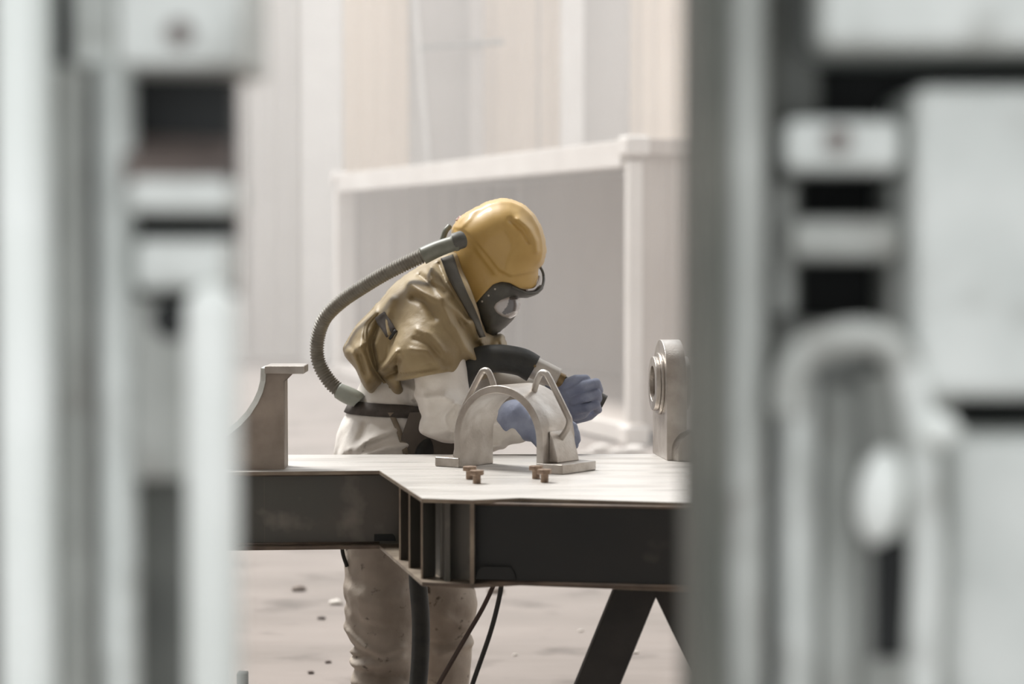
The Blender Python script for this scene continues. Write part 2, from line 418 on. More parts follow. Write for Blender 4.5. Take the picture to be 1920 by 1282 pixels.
def corr(name, p0, p1, z0, z1, m, n):
    bm = bmesh.new(); p0 = Vector(p0); p1 = Vector(p1); d = (p1 - p0) / n; nn = Vector((-d.y, d.x)).normalized() * .03
    pts = []
    for i in range(n):
        q = p0 + d * i; pts += [q, q + d*.4, q + d*.5 + nn, q + d*.9 + nn]
    pts.append(p1); A = [bm.verts.new((p.x, p.y, z0)) for p in pts]; B = [bm.verts.new((p.x, p.y, z1)) for p in pts]
    for i in range(len(pts)-1): bm.faces.new((A[i], A[i+1], B[i+1], B[i]))
    for v in bm.verts: v.co = Mx @ v.co
    o = from_bm(name, bm, m, ct); md = o.modifiers.new('s', 'SOLIDIFY'); md.thickness = .006; return o
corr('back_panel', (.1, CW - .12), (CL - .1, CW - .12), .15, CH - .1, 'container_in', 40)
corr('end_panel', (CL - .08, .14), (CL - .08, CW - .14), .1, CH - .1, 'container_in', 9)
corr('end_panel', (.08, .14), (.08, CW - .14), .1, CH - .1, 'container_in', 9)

# dusty air behind the work table
hz = bpy.data.materials.new('dusty_air'); hz.use_nodes = True; nt = hz.node_tree; nt.nodes.clear()
vo = nt.nodes.new('ShaderNodeVolumeScatter'); vo.inputs['Color'].default_value = (0.97, 0.955, 0.94, 1); vo.inputs['Density'].default_value = 0.024; vo.inputs['Anisotropy'].default_value = 0.2
mo = nt.nodes.new('ShaderNodeOutputMaterial'); nt.links.new(vo.outputs[0], mo.inputs['Volume'])
o = box('dust_haze', (-15.9, 8.6, 0.002), (15.9, YB - .25, 8.8), hz); tag(o, 'pale blasting dust hanging in the hall air', 'haze', kind='stuff')

# =================================================================== WORK TABLE
ZT, ZB = 0.99, 0.779
def zt(px, py, z=ZT): v = onz(px, py, z); return (v.x, v.y)
front = [zt(250, 886), zt(712, 882), zt(792, 934), zt(885, 937), zt(975, 933), zt(1560, 950)]
back = [zt(1560, 850), zt(250, 853)]
outline = front + back
c0 = Vector((0.0, 6.3, 0))
tb = root('welded_fabrication', 'large fabricated steel frame with bright blasted top plate resting on trestles', 'steel frame', c0)
prism('top_plate', outline, ZT - .009, ZT, 'tabletop', tb)
# browned plate edge: a thin weld strip under the top plate front
def off(p, q, d):
    p, q = Vector(p), Vector(q); t = (q - p).normalized(); n = Vector((-t.y, t.x))
    if n.y < 0: n = -n
    return p + n * d, q + n * d
def wallp(name, p, q, ins, m, z0=ZB + .010, z1=ZT - .0092, t=.012):
    a, b = off(p, q, ins); c, d = off(p, q, ins + t)
    return prism(name, [a, b, d, c], z0, z1, m, tb)
for i, (p, q) in enumerate(zip(front, front[1:])):
    a, b = off(p, q, -.0015); c, d = off(p, q, .006)
    prism('plate_edge', [a, b, d, c], ZT - .0098, ZT - .0012, 'edge', tb)
    prism('lower_plate_edge', [a, b, d, c], ZB + .0012, ZB + .0098, 'rust' if i != 1 else 'edge', tb)
prism('bottom_plate', outline, ZB, ZB + .010, 'edge', tb)
for z in (0,):
    wallp('web', front[0], (front[1][0] + .055, front[1][1]), .035, 'beam')
    wallp('web', front[1], front[2], .055, 'beam')
    wallp('web', (front[2][0] + .02, front[2][1] + 0), front[3], .06, 'beam')
    wallp('web', Vector(front[3]), Vector(front[5]), .03, 'beam_dark')
    wallp('web', back[1], back[0], -.05, 'beam_dark')
# closing webs at the ends
prism('end_web', [front[0], (front[0][0] + .01, front[0][1]), (back[1][0] + .01, back[1][1]), back[1]], ZB + .01, ZT - .009, 'beam', tb)
prism('end_web', [(front[5][0] - .01, front[5][1] + .05), (front[5][0], front[5][1] + .05), back[0], (back[0][0] - .01, back[0][1])], ZB + .01, ZT - .009, 'beam_dark', tb)
# web stiffeners (edge-on plates)
def stiff(p, depth, dirv, m='edge', t=.007):
    p = Vector(p); d = Vector(dirv).normalized(); n = Vector((-d.y, d.x)) * t / 2
    o = prism('stiffener', [p - n, p + n, p + n + d * depth, p - n + d * depth], ZB + .0105, ZT - .0095, 'beam', tb)
    o.data.materials.append(M[m]); d3 = Vector((d.x, d.y, 0))
    for f in o.data.polygons:
        if f.normal.dot(d3) < -.9: f.material_index = 1
    return o
sl = Vector(front[2]) - Vector(front[1])
for t in (.44, .66, .93):
    p = Vector(front[1]) + sl * t
    stiff(p + Vector((0.006, .006)), .048, (.8, 1), 'edge', .006)
stiff(Vector(front[3]) + Vector((0, .002)), .1, (.1, 1), 'edge', .010)
pL = at(488, 950, front[0][1]); stiff((pL.x, front[1][1] + .004), .04, (0, 1), 'edge', .009)
pL = at(876, 1000, 5.7); stiff((at(855, 1000, 5.8).x, front[2][1] + .06), .04, (0, 1), 'beam', .02)
# drain slots (dark patches painted for the shade inside the web rat holes)
def slot(px0, py0, px1, py1, Y):
    a, b = at(px0, py0, Y), at(px1, py1, Y); r = (a.z - b.z) / 2
    bm = bmesh.new(); pts = [Vector((a.x, Y, b.z))]
    pts.append(Vector((b.x, Y, b.z)))
    for k in range(7):
        an = -math.pi/2 * 0 + math.pi/2 * k / 6
        pts.append(Vector((b.x - r*1.2 + r*1.2*math.cos(an), Y, b.z + 2*r*math.sin(an))))
    for k in range(7):
        an = math.pi/2 + math.pi/2 * k / 6
        pts.append(Vector((a.x + r*1.2 + r*1.2*math.cos(an), Y, b.z + 2*r*math.sin(an))))
    extr(bm, pts[1:], (0, .004, 0)); return from_bm('slot', bm, 'dark', tb)
yw = front[1][1] + .029; slot(694, 1001, 742, 1014, front[1][1] + .029)
pa_, pb_ = off(front[3], front[5], .030); xs_ = at(966, 1075, pa_.y).x; y2 = pa_.y + (pb_.y - pa_.y)*(xs_ - pa_.x)/(pb_.x - pa_.x) - .006; slot(893, 1062, 966, 1086, y2)
# weld beads under the web
for (p, q, ins) in ((front[0], front[1], .032), (Vector(front[3]), Vector(front[5]), .028)):
    a, b = off(p, q, ins)
    for z, r in ((ZB + .012, .005), (ZT - .012, .004)):
        bm = bmesh.new(); bm_tube(bm, [Vector((a.x, a.y, z)), Vector((b.x, b.y, z))], r, 8); from_bm('weld_bead', bm, 'rust', tb, smooth=True)

# bracket at the left end of the frame
br = root('curved_bracket', 'brown-grey steel horn bracket with a flat top ledge at left end of the frame', 'bracket', (at(500, 885, 6.5).x, 6.5, ZT))
Yf = 6.50
def px2(p, Y): return at(p[0], p[1], Y)
curve = [(499, 698), (498, 715), (493, 735), (484, 755), (470, 777), (452, 797), (430, 815), (400, 832), (360, 845)]
bm = bmesh.new()
P = [px2(p, Yf) for p in curve] + [px2((340, 870), Yf)]
P[-1].z = ZT; q = px2((533, 870), Yf); q.z = ZT
P += [q, px2((532, 715), Yf), px2((545, 702), Yf), px2((499, 694), Yf)]
extr(bm, P, (0, .012, 0)); from_bm('side_plate', bm, 'bracket', br)
bm = bmesh.new(); extr(bm, [p + Vector((0, .10, 0)) for p in P], (0, .012, 0)); from_bm('side_plate', bm, 'bracket', br)
bm = bmesh.new(); A = [px2(p, Yf) + Vector((0, -.008, 0)) for p in [(499, 690)] + curve]
prev = None
for i, p in enumerate(A):
    t = (A[min(i+1, len(A)-1)] - A[max(i-1, 0)]).normalized(); n = Vector((t.z, 0, -t.x)) * .015
    if n.x > 0: n = -n
    cur = [bm.verts.new(p), bm.verts.new(p + n + Vector((0, .010, 0))), bm.verts.new(p + n + Vector((0, .135, 0))), bm.verts.new(p + Vector((0, .135, 0)))]
    if prev:
        for k in range(4): bm.faces.new((prev[k], prev[(k+1) % 4], cur[(k+1) % 4], cur[k]))
    else: bm.faces.new(cur)
    prev = cur
bm.faces.new(prev); from_bm('curved_flange', bm, 'zinc', br)  # paler than the plates, in place of sunlight on the flange
a, b = px2((496, 686), Yf - .01), px2((570, 701), Yf - .01)
box('top_ledge', (a.x, Yf - .012, b.z), (b.x, Yf + .13, a.z), 'cast', br, bevel=.003)
qx = px2((533, 800), Yf).x
box('end_plate', (qx - .010, Yf + .013, ZT), (qx, Yf + .099, px2((533, 715), Yf).z), 'bracket', br)

# ---------------- the arch saddle
p0 = onz(851, 876, ZT); ang = math.radians(-35)
ar = root('arch_saddle', 'bright steel arch with two rod handles and flat feet lying in front of the worker', 'steel part', (p0.x, p0.y, ZT))
sx = Vector((math.cos(ang), math.sin(ang), 0)); sy = Vector((-math.sin(ang), math.cos(ang), 0))
S, H, TH, LA = .292, .228, .021, .155
def ap(s, a, z): return Vector((p0.x, p0.y, ZT)) + sx * s + sy * a + Vector((0, 0, z))
def prof(n=28, inset=0.0):
    R = S/2 - inset; zc = H - S/2; out = []
    out.append((S/2 - R - (.004 if not inset else .0), 0.0)); out.append((S/2 - R, zc*.5))
    for k in range(n+1):
        th = math.pi - math.pi * k / n; out.append((S/2 + R*math.cos(th), zc + R*math.sin(th)))
    out.append((S/2 + R, zc*.5)); out.append((S/2 + R + (.004 if not inset else 0), 0.0)); return out
bm = bmesh.new(); po, pi_ = prof(), prof(inset=TH); 
ringv = []
for (a, dz, fl_) in ((0, 0, 0), (LA, 0, 0)):
    ringv.append(([bm.verts.new(ap(s, a, z)) for s, z in po], [bm.verts.new(ap(s, a, z)) for s, z in pi_]))
(o0, i0), (o1, i1) = ringv
for k in range(len(po)-1):
    bm.faces.new((o0[k], o0[k+1], i0[k+1], i0[k])); bm.faces.new((o1[k], o1[k+1], i1[k+1], i1[k]))
    bm.faces.new((o0[k], o0[k+1], o1[k+1], o1[k])); bm.faces.new((i0[k], i0[k+1], i1[k+1], i1[k]))
for k in (0, -1): bm.faces.new((o0[k], i0[k], i1[k], o1[k]))
from_bm('arch', bm, 'cast', ar, bevel=.0025)
# raised rim line on the inside of the front edge
for e in (0, 1):
    s0, s1 = ((-.062, TH - .002) if e == 0 else (S - TH + .002, S + .066))
    bm = bmesh.new(); extr(bm, [ap(s0, -.004, 0), ap(s1, -.004, 0), ap(s1, LA + .004, 0), ap(s0, LA + .004, 0)], (0, 0, .026))
    from_bm('foot', bm, 'cast', ar, bevel=.003)
# flared root of the right leg
bm = bmesh.new(); extr(bm, [ap(S + .0, .03, .026), ap(S + .028, .03, .026), ap(S + .012, .03, .085), ap(S + .0, .03, .11)], sy * (LA - .05))
from_bm('gusset', bm, 'cast', ar, bevel=.003)
bm = bmesh.new(); extr(bm, [ap(-.0, .03, .026), ap(-.028, .03, .026), ap(-.012, .03, .085), ap(-.0, .03, .11)], sy * (LA - .05))
from_bm('gusset', bm, 'cast', ar, bevel=.003)
RH = [(.208, .203), (.221, .240), (.234, .260), (.249, .260), (.262, .245), (.314, .160), (.325, .138), (.322, .120), (.310, .102), (.290, .078)]
tube('handle', [ap(s_, LA*.5, z_) for s_, z_ in RH], .0088, 'cast', ar, seg=14)
tube('handle', [ap(S - s_, LA*.5, z_) for s_, z_ in RH], .0088, 'cast', ar, seg=14)

# ---------------- bolts
bolts = [(881, 898, 'small hex bolt, rear one of the pair by the left foot of the arch'),
         (894, 906, 'small hex bolt, front one of the pair by the left foot of the arch'),
         (1005, 897, 'small hex bolt, rear one of the pair by the right foot of the arch'),
         (1021, 904, 'small hex bolt, front one of the pair by the right foot of the arch')]
for k, (px, py, lab) in enumerate(bolts):
    p = onz(px, py, ZT); bo = root('hex_bolt', lab, 'bolt', p, 'hex bolts on the top plate')
    bm = bmesh.new(); bm_tube(bm, [p, p + Vector((0, 0, .022))], .0105, 14); from_bm('shank', bm, 'bolt', bo, smooth=False)
    r = .0195; bm = bmesh.new()
    pts = [p + Vector((r*math.cos(math.pi/3*i + .4 + k), r*math.sin(math.pi/3*i + .4 + k), .0215)) for i in range(6)]
    extr(bm, pts, (0, 0, .012)); from_bm('head', bm, 'bolt', bo, bevel=.0015)

# ---------------- lifting lug (edge-on plate with boss)
lp = onz(1255, 856, ZT)
lg = root('lifting_lug', 'tall round-topped steel lug with bored boss standing on right rear of the frame', 'lug', lp)
la = math.radians(6); nrm = Vector((-math.cos(la), -math.sin(la), 0)); tg = Vector((-nrm.y, nrm.x, 0))    # nrm: face normal (left, a little to camera)
if tg.y < 0: tg = -tg
sc = F / lp.y; T2 = .056; R1 = .125; zc = (856 - 718) / sc
def lpnt(t, z, n): return lp + tg*t + Vector((0, 0, z)) + nrm*n
bm = bmesh.new(); N = 32; prof2 = [(-R1*.98, 0)] + [(R1*math.cos(math.pi - math.pi*k/N), zc + R1*math.sin(math.pi - math.pi*k/N)) for k in range(N+1)] + [(R1*.98, 0)]
def ring_solid(bm, outer, hole, n0, n1):
    """outer and hole loops with the same count"""
    A = [bm.verts.new(lpnt(t, z, n0)) for t, z in outer]; B = [bm.verts.new(lpnt(t, z, n1)) for t, z in outer]
    C = [bm.verts.new(lpnt(t, z, n0)) for t, z in hole]; D = [bm.verts.new(lpnt(t, z, n1)) for t, z in hole]
    n = len(outer)
    for i in range(n):
        j = (i+1) % n
        bm.faces.new((A[i], A[j], B[j], B[i])); bm.faces.new((C[i], C[j], D[j], D[i])); bm.faces.new((A[i], A[j], C[j], C[i])); bm.faces.new((B[i], B[j], D[j], D[i]))
nh = len(prof2)
def hole(r): return [(r*math.cos(math.atan2(z-zc, t)), zc + r*math.sin(math.atan2(z-zc, t))) for t, z in prof2]
ring_solid(bm, prof2, hole(.049), -T2/2, T2/2); from_bm('lug_plate', bm, 'cast', lg, bevel=.002)
for sgn in (1, -1):
    bm = bmesh.new(); c = [(math.cos(2*math.pi*k/40), math.sin(2*math.pi*k/40)) for k in range(40)]
    for (ro, a, b) in ((.088, T2/2, T2/2 + .008), (.077, T2/2 + .0081, T2/2 + .022)):
        ring_solid(bm, [(ro*x, zc + ro*y) for x, y in c], [(.05*x, zc + .05*y) for x, y in c], sgn*a, sgn*b)
    from_bm('boss', bm, 'cast', lg, bevel=.002)
lp2 = onz(1272, 865, ZT)
l2 = root('small_lug', 'low rounded steel plate standing in front of the tall lug', 'lug', lp2)
bm = bmesh.new(); pts = [lp2]
for k in range(13):
    an = math.pi - math.pi/2*k/12; pts.append(lp2 + Vector((.06 + .06*math.cos(an), 0, .028 + .058*math.sin(an))))
pts += [lp2 + Vector((.12, 0, .086))]
for k in range(12):
    an = math.pi/2 - math.pi/2*(k+1)/12; pts.append(lp2 + Vector((.12 + .06*math.cos(an), 0, .028 + .058*math.sin(an))))
pts.append(lp2 + Vector((.18, 0, 0)))
extr(bm, pts, (-.03, .05, 0)); from_bm('lug_plate', bm, 'cast', l2, bevel=.002)

# ---------------- trestles
def trestle(name, label, ptop1, ptop2, pb1, pb2, Ys, wd=.085, rear=None):
    """two splayed legs per side, joined by a head bar"""
    rt = root(name, label, 'trestle', (ptop1.x*.5 + ptop2.x*.5, Ys[0], 0))
    for Y in Ys:
        for (a, b) in (((ptop1, pb1), (ptop2, pb2)) if rear is None or Y == Ys[0] else rear):
            A = Vector((a.x, Y, ZB - .012)); B = Vector((b.x, Y, 0)); t = (B - A).normalized(); h = Vector((wd/2/abs(t.z), 0, 0))
            bm = bmesh.new(); extr(bm, [A - h, A + h, B + h, B - h], (0, .06, 0)); from_bm('leg', bm, 'leg', rt, bevel=.004)
    xs = [ptop1.x, ptop2.x]
    box('head_bar', (min(xs) - .06, min(Ys) - .0, ZB - .026), (max(xs) + .06, max(Ys) + .06, ZB - .0005), 'leg', rt, bevel=.002)
    for Y in Ys:
        k = .75; xa = ptop1.x + (pb1.x - ptop1.x)*k; xb = ptop2.x + (pb2.x - ptop2.x)*k
        box('brace', (min(xa, xb), Y + .061, ZB*(1-k) - .03), (max(xa, xb), Y + .075, ZB*(1-k) + .03), 'leg', rt)
    return rt
Yt = 5.88
def ext(p, q, Y):     # extend the line p->q (pixels) to the floor
    A, B = at(*p, Y), at(*q, Y); t = (A.z) / (A.z - B.z); r = A + (B - A)*t; 
    s = (A.z - (ZB-.012)) / (A.z - B.z); return A + (B - A)*s, r
t1, b1 = ext((1190, 1115), (1122, 1282), Yt); t2, b2 = ext((1272, 1118), (1350, 1282), Yt)
trestle('steel_trestle', 'dark splayed trestle under the right part of the steel frame', t1, t2, b1, b2, (Yt, Yt + .75), .102,
        (ext((1190, 1115), (1122, 1282), Yt + .75), ext((1272, 1118), (1350, 1282), Yt + .75)))
t3, b3 = ext((320, 1040), (262, 1282), 6.55); t4, b4 = ext((352, 1040), (372, 1282), 6.55)
trestle('steel_trestle', 'dark trestle under the left end of the frame, behind the gate leaf', t3, t4, b3, b4, (6.52, 6.85), .07)
a, b = at(444, 1262, 6.2), at(463, 1262, 6.2)
o = box('short_post', (a.x, 6.2, 0), (b.x, 6.24, a.z), 'zinc3', None, bevel=.003); tag(o, 'short grey steel post on the floor at the lower left of the gap', 'post')

# =================================================================== WORKER
YC = 7.34
pr = root('person', 'worker in yellow blasting helmet, khaki cape and white coverall bending over the frame', 'person', (at(760, 1448, YC).x, YC, 0))
def J(px, py, Y=YC): return np.array(at(px, py, Y))
def XZ(pts, Y=YC): return [(at(a, b, Y).x, at(a, b, Y).z) for a, b in pts]
def noise3(s, seed, f, n=5):
    rg = np.random.RandomState(seed); out = 0
    for i in range(n):
        k = rg.normal(size=3); k = k/np.linalg.norm(k)*f*(0.7+0.6*rg.rand()); out = out + wav(s, k[0], k[1], k[2], rg.rand()*6.28)
    return (out/n).astype(np.float32)
def crumple(s, seed, f):
    """sharp-crested creases: folded sines with warped phase"""
    w1 = noise3(s, seed + 50, f*.6, 4)*3.2; rg = np.random.RandomState(seed); out = 0
    for i in range(4):
        k = rg.normal(size=3); k = k/np.linalg.norm(k)*f*(0.7+0.6*rg.rand())
        out = out + np.abs(np.sin(s.X*k[0] + s.Y*k[1] + s.Z*k[2] + rg.rand()*6.28 + w1))
    return (out/4 - .6).astype(np.float32)
h = .0065
bf = Field((-.62, 6.86, 0.03), (.24, 7.72, 1.66), h)
A = bf.add
A(bf.ell(J(742, 838, 7.38), (.178, .185, .17)), 0)
A(bf.capsule(J(742, 838, 7.38), J(765, 760, 7.38), .165, .148), .05)
A(bf.capsule(J(768, 758, 7.38), J(836, 650, 7.37), .148, .140), .06)
A(bf.capsule(J(845, 610, 7.24), J(845, 610, 7.48), .085, .085), .06)
A(bf.capsule(J(855, 600, 7.36), J(895, 530, 7.36), .055, .05), .04)
A(bf.ell(J(930, 495, 7.36), (.078, .066, .098), math.radians(-35)), .02)
A(bf.capsule(J(716, 880, 7.27), J(716, 1130, 7.25), .125, .108), .04)
A(bf.capsule(J(716, 1130, 7.25), J(730, 1395, 7.27), .108, .092), .03)
A(bf.capsule(J(780, 880, 7.48), J(832, 1130, 7.50), .125, .098), .04)
A(bf.capsule(J(832, 1130, 7.50), J(824, 1395, 7.56), .095, .085), .03)
# near arm
A(bf.capsule(J(810, 615, 7.15), J(838, 782, 7.09), .085, .078), .03)
A(bf.capsule(J(840, 786, 7.09), J(925, 800, 7.03), .078, .062), .02)
A(bf.capsule(J(925, 800, 7.03), J(968, 800, 7.0), .060, .050), .02)
A(bf.capsule(J(975, 800, 7.0), J(1010, 805, 6.98), .028, .024), .01)
# far arm
A(bf.capsule(J(850, 615, 7.54), J(935, 745, 7.46), .08, .078), .03)
A(bf.capsule(J(938, 742, 7.46), J(1022, 742, 7.28), .074, .056), .02)
A(bf.capsule(J(1030, 745, 7.28), J(1072, 748, 7.20), .030, .026), .01)
# cloth: seat flare, folds
fold = lambda pts, wpx: bf.line(XZ(pts), wpx/620)
N1 = bf.near(7.36, .03)
def fr(pts, wpx, amp, near=None):
    g = fold(pts, wpx)[:, None, :] * (N1 if near is None else near) * amp
    bf.D = bf.D - g*1.3
A(bf.inflate(bf.poly(XZ([(668, 782), (655, 805), (634, 850), (645, 862), (690, 862), (740, 830), (730, 780)]), 2), 7.33, .12, .06), .04)
fr([(660, 838), (700, 815), (745, 800)], 7, .012); fr([(655, 850), (678, 820), (690, 790)], 6, -.010); fr([(690, 845), (730, 830), (770, 825)], 7, .010)
fr([(775, 700), (770, 760), (790, 810)], 8, -.008); fr([(800, 810), (850, 822), (900, 815)], 7, -.010); fr([(840, 730), (868, 745), (880, 760)], 9, .014)
fr([(868, 740), (845, 775), (850, 800)], 7, -.012); fr([(885, 770), (905, 790), (925, 825)], 6, .009); fr([(860, 790), (900, 775), (940, 770)], 6, -.008); fr([(910, 832), (940, 815), (960, 790)], 5, .008)
fr([(800, 720), (812, 760), (800, 790)], 9, .009)
fr([(752, 715), (790, 735), (840, 730)], 6, .008); fr([(757, 745), (790, 770), (835, 762)], 7, -.008); fr([(770, 790), (810, 800), (850, 790)], 7, .008)
fr([(858, 742), (838, 765), (846, 790), (866, 800)], 5, .012); fr([(868, 770), (890, 760), (915, 765)], 5, .010); fr([(870, 815), (905, 808), (945, 822)], 5, .008)
# trouser folds
for (pts, wd, am) in (([(650, 1165), (690, 1195), (725, 1208), (760, 1195)], 7, .014), ([(648, 1195), (700, 1212), (660, 1222)], 6, -.014), ([(646, 1215), (670, 1232), (720, 1225), (760, 1215)], 8, .014),
                      ([(655, 1120), (680, 1150), (740, 1160)], 8, -.008), ([(655, 1090), (700, 1110), (760, 1100)], 12, .007), ([(650, 1245), (700, 1240), (760, 1250)], 6, -.010), ([(655, 1268), (700, 1262), (770, 1272)], 8, .010),
                      ([(810, 1215), (840, 1222), (880, 1200)], 6, -.012), ([(820, 1235), (850, 1225), (882, 1222)], 7, .012), ([(835, 1160), (860, 1180), (880, 1190)], 8, .008), ([(660, 1300), (720, 1310), (770, 1300)], 9, .012), ([(665, 1340), (720, 1350), (770, 1335)], 9, .012)):
    bf.D = bf.D - bf.line(XZ(pts), wd/620)[:, None, :] * am
bf.D += .0055 * crumple(bf, 3, 19) + .0035*crumple(bf, 4, 50)
for z_, r_ in ((0, 0),): pass
# trouser hems end above the boots
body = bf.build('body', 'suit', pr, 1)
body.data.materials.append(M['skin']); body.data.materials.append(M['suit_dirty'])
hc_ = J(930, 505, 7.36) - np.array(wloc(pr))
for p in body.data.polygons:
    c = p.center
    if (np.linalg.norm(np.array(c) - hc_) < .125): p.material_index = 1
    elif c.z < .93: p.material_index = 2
for (c, yy, dx) in ((730, 7.27, 0), (824, 7.56, 0)):
    f = Field((-.9, yy - .1, -.01), (.3, yy + .1, .2), .006) if False else None
    x = at(c, 1420, yy).x; f = Field((x - .14, yy - .09, -.02), (x + .26, yy + .09, .26), .006)
    f.add(f.capsule((x, yy, .20), (x, yy, .08), .062, .058), 0); f.add(f.capsule((x - .02, yy, .045), (x + .16, yy, .036), .05, .046), .03)
    f.cut(-f.Z + f.X*0 + f.Y*0 + .001)
    bt = f.build('boot', 'boot', pr)

# ---- hood / cape
hf = Field((-.60, 6.98, 0.98), (.12, 7.76, 1.66), .005)
hoodpoly = XZ([(645, 652), (668, 612), (700, 580), (735, 535), (765, 512), (800, 492), (835, 468), (860, 470), (890, 560), (905, 600), (925, 632), (942, 622), (952, 650), (946, 690),
               (900, 715), (860, 700), (800, 700), (765, 735), (752, 752), (735, 735), (716, 718), (700, 743), (682, 722), (668, 690), (648, 668)])
d2 = hf.poly(hoodpoly, 8)
hf.add(hf.inflate(d2, 7.36, .215, .095, 2.4), 0)
hf.add(hf.capsule(J(832, 590, 7.19), J(800, 668, 7.10), .110, .104), .05)
hf.add(hf.capsule(J(832, 590, 7.19), J(840, 555, 7.36), .10, .10), .05)
hf.add(hf.capsule(J(850, 600, 7.53), J(885, 665, 7.50), .10, .10), .05)
cutp = hf.poly(XZ([(560, 640), (600, 560), (700, 480), (834, 455), (856, 468), (893, 565), (912, 625), (950, 618), (990, 650), (985, 720), (900, 722), (862, 700), (846, 686), (800, 694), (752, 706), (766, 745), (750, 760), (716, 724), (700, 748), (640, 735)]), 1)
hf.cut(np.broadcast_to(cutp[:, None, :], hf.D.shape), .006)
NH = hf.near(7.34, .04)
def hr(pts, wpx, amp, both=False):
    hf.D = hf.D - hf.line(XZ(pts), wpx*.85/620)[:, None, :] * 1.1 * amp * (1.0 if both else NH)
flp = hf.poly(XZ([(716, 560), (714, 583), (693, 607), (691, 640), (702, 680), (722, 715), (748, 735), (760, 780), (620, 780), (580, 600)]), 1)
g = np.clip(-flp/.008, 0, 1)[:, None, :]; hf.D = hf.D - .016*g*NH          # the back flap lies over the side
hr([(716, 600), (702, 640), (712, 690), (728, 725)], 7, -.024)                      # shadowed fold in front of it
hr([(716, 690), (735, 672), (752, 650)], 6, .016); hr([(728, 700), (748, 690), (756, 665)], 6, -.014)
hr([(690, 640), (672, 655), (684, 700), (692, 712)], 8, .013); hr([(660, 640), (680, 660), (690, 690)], 6, -.010); hr([(650, 655), (690, 640)], 8, .008)
hr([(775, 530), (800, 545), (830, 560), (850, 600)], 9, .014); hr([(790, 515), (812, 530), (836, 545)], 6, -.014); hr([(812, 500), (814, 525), (840, 560), (880, 600)], 6, .014)
hr([(826, 495), (838, 525), (862, 560), (880, 590)], 7, -.018); hr([(780, 555), (800, 560), (820, 590)], 8, -.012)
hr([(790, 610), (815, 620), (838, 650)], 6, .007); hr([(785, 628), (812, 636), (835, 665)], 5, -.007); hr([(778, 645), (808, 650), (830, 678)], 5, .007)
hr([(850, 560), (870, 600), (890, 640), (930, 655)], 10, -.016); hr([(860, 610), (880, 650), (905, 680)], 9, .014); hr([(905, 640), (920, 665), (925, 700)], 5, .012); hr([(935, 640), (938, 690)], 4, -.012, True)
hr([(740, 560), (730, 590), (735, 620)], 9, .010); hr([(752, 690), (800, 680), (846, 672)], 5, -.005); hr([(750, 702), (800, 690), (846, 683)], 4, .008)
hf.D += .004*crumple(hf, 11, 20) + .0015*crumple(hf, 12, 60)
hood = hf.build('hood_cape', 'hood', pr, 1); hood['label'] = 'khaki canvas cape hanging from the helmet'
# black collar band between helmet and cape
# twisted hem cord of the sleeve
cord = []
for k in range(15):
    t = k/14; px, py = 752 + 94*t, 700 - 14*t + 5*math.sin(t*3.0)
    cord.append(at(px, py, 7.005 - .0 + .05*(2*t-1)**2))
pth = resample(catmull(cord, 8), .002)
tube('hem_cord', pth, lambda t, L: .0035 + .0018*math.sin(L*2*math.pi/.012), 'hood', hood, seg=8, raw=True)
# dark straps on the cape
def patch(name, pts, Y, m, t=.004, par=pr):
    bm = bmesh.new(); extr(bm, [at(p[0], p[1], Y if len(p) < 3 else p[2]) for p in pts], (0, t, 0)); return from_bm(name, bm, m, par, bevel=.001)

# project pixel outlines on the hood surface so that the straps lie on it
from mathutils.bvhtree import BVHTree
def bvh_of(objs):
    vs, fs = [], []
    for o_ in objs:
        base = len(vs); wo = wloc(o_)
        vs += [v.co + wo for v in o_.data.vertices]; fs += [[base + i for i in p.vertices] for p in o_.data.polygons]
    return BVHTree.FromPolygons(vs, fs)
def drape(name, grid, bv, m, thick=.004, par=pr, lift=.004, sm=6):
    """grid[i][j] = (px,py); a thin cloth strip laid on the surface"""
    bm = bmesh.new(); rows = []
    for row in grid:
        r = []
        for (px, py) in row:
            d = ray(px, py).normalized(); hit = bv.ray_cast(Vector((0, 0, HC)) + d*6.6, d)
            co = hit[0] if hit[0] is not None else at(px, py, YC); r.append(bm.verts.new(co - d*lift))
        rows.append(r)
    for a, b in zip(rows, rows[1:]):
        for i in range(len(a)-1): bm.faces.new((a[i], a[i+1], b[i+1], b[i]))
    for _ in range(sm): bmesh.ops.smooth_vert(bm, verts=[v for v in bm.verts if not v.is_boundary], factor=.6, use_axis_x=False, use_axis_y=True, use_axis_z=False); bmesh.ops.smooth_vert(bm, verts=bm.verts, factor=.4, use_axis_x=False, use_axis_y=True, use_axis_z=False)
    o_ = from_bm(name, bm, m, par, smooth=True); md = o_.modifiers.new('s', 'SOLIDIFY'); md.thickness = thick; md.offset = 1
    return o_
def quadgrid(p00, p01, p10, p11, n, m_):
    g = []
    for i in range(n+1):
        u_ = i/n; a = (p00[0]+(p10[0]-p00[0])*u_, p00[1]+(p10[1]-p00[1])*u_); b = (p01[0]+(p11[0]-p01[0])*u_, p01[1]+(p11[1]-p01[1])*u_)
        g.append([(a[0]+(b[0]-a[0])*j/m_, a[1]+(b[1]-a[1])*j/m_) for j in range(m_+1)])
    return g
hb = bvh_of([hood])
drape('strap', quadgrid((703, 596), (720, 584), (724, 632), (742, 618), 8, 5), hb, 'belt', .006, lift=.016, sm=20)
drape('strap_clip', quadgrid((728, 634), (740, 617), (731, 637), (744, 620), 3, 4), hb, 'blackrub', .008, lift=.018, sm=10)
ap_ = [(708, 586), (688, 610), (686, 640), (696, 680), (712, 708), (734, 728)]
cp = catmull([Vector((a, b, 0)) for a, b in ap_], 6)
drape('seam_piping', [[(q.x - 2.5, q.y), (q.x + 2.5, q.y)] for q in cp], hb, 'hood', .005, par=hood)

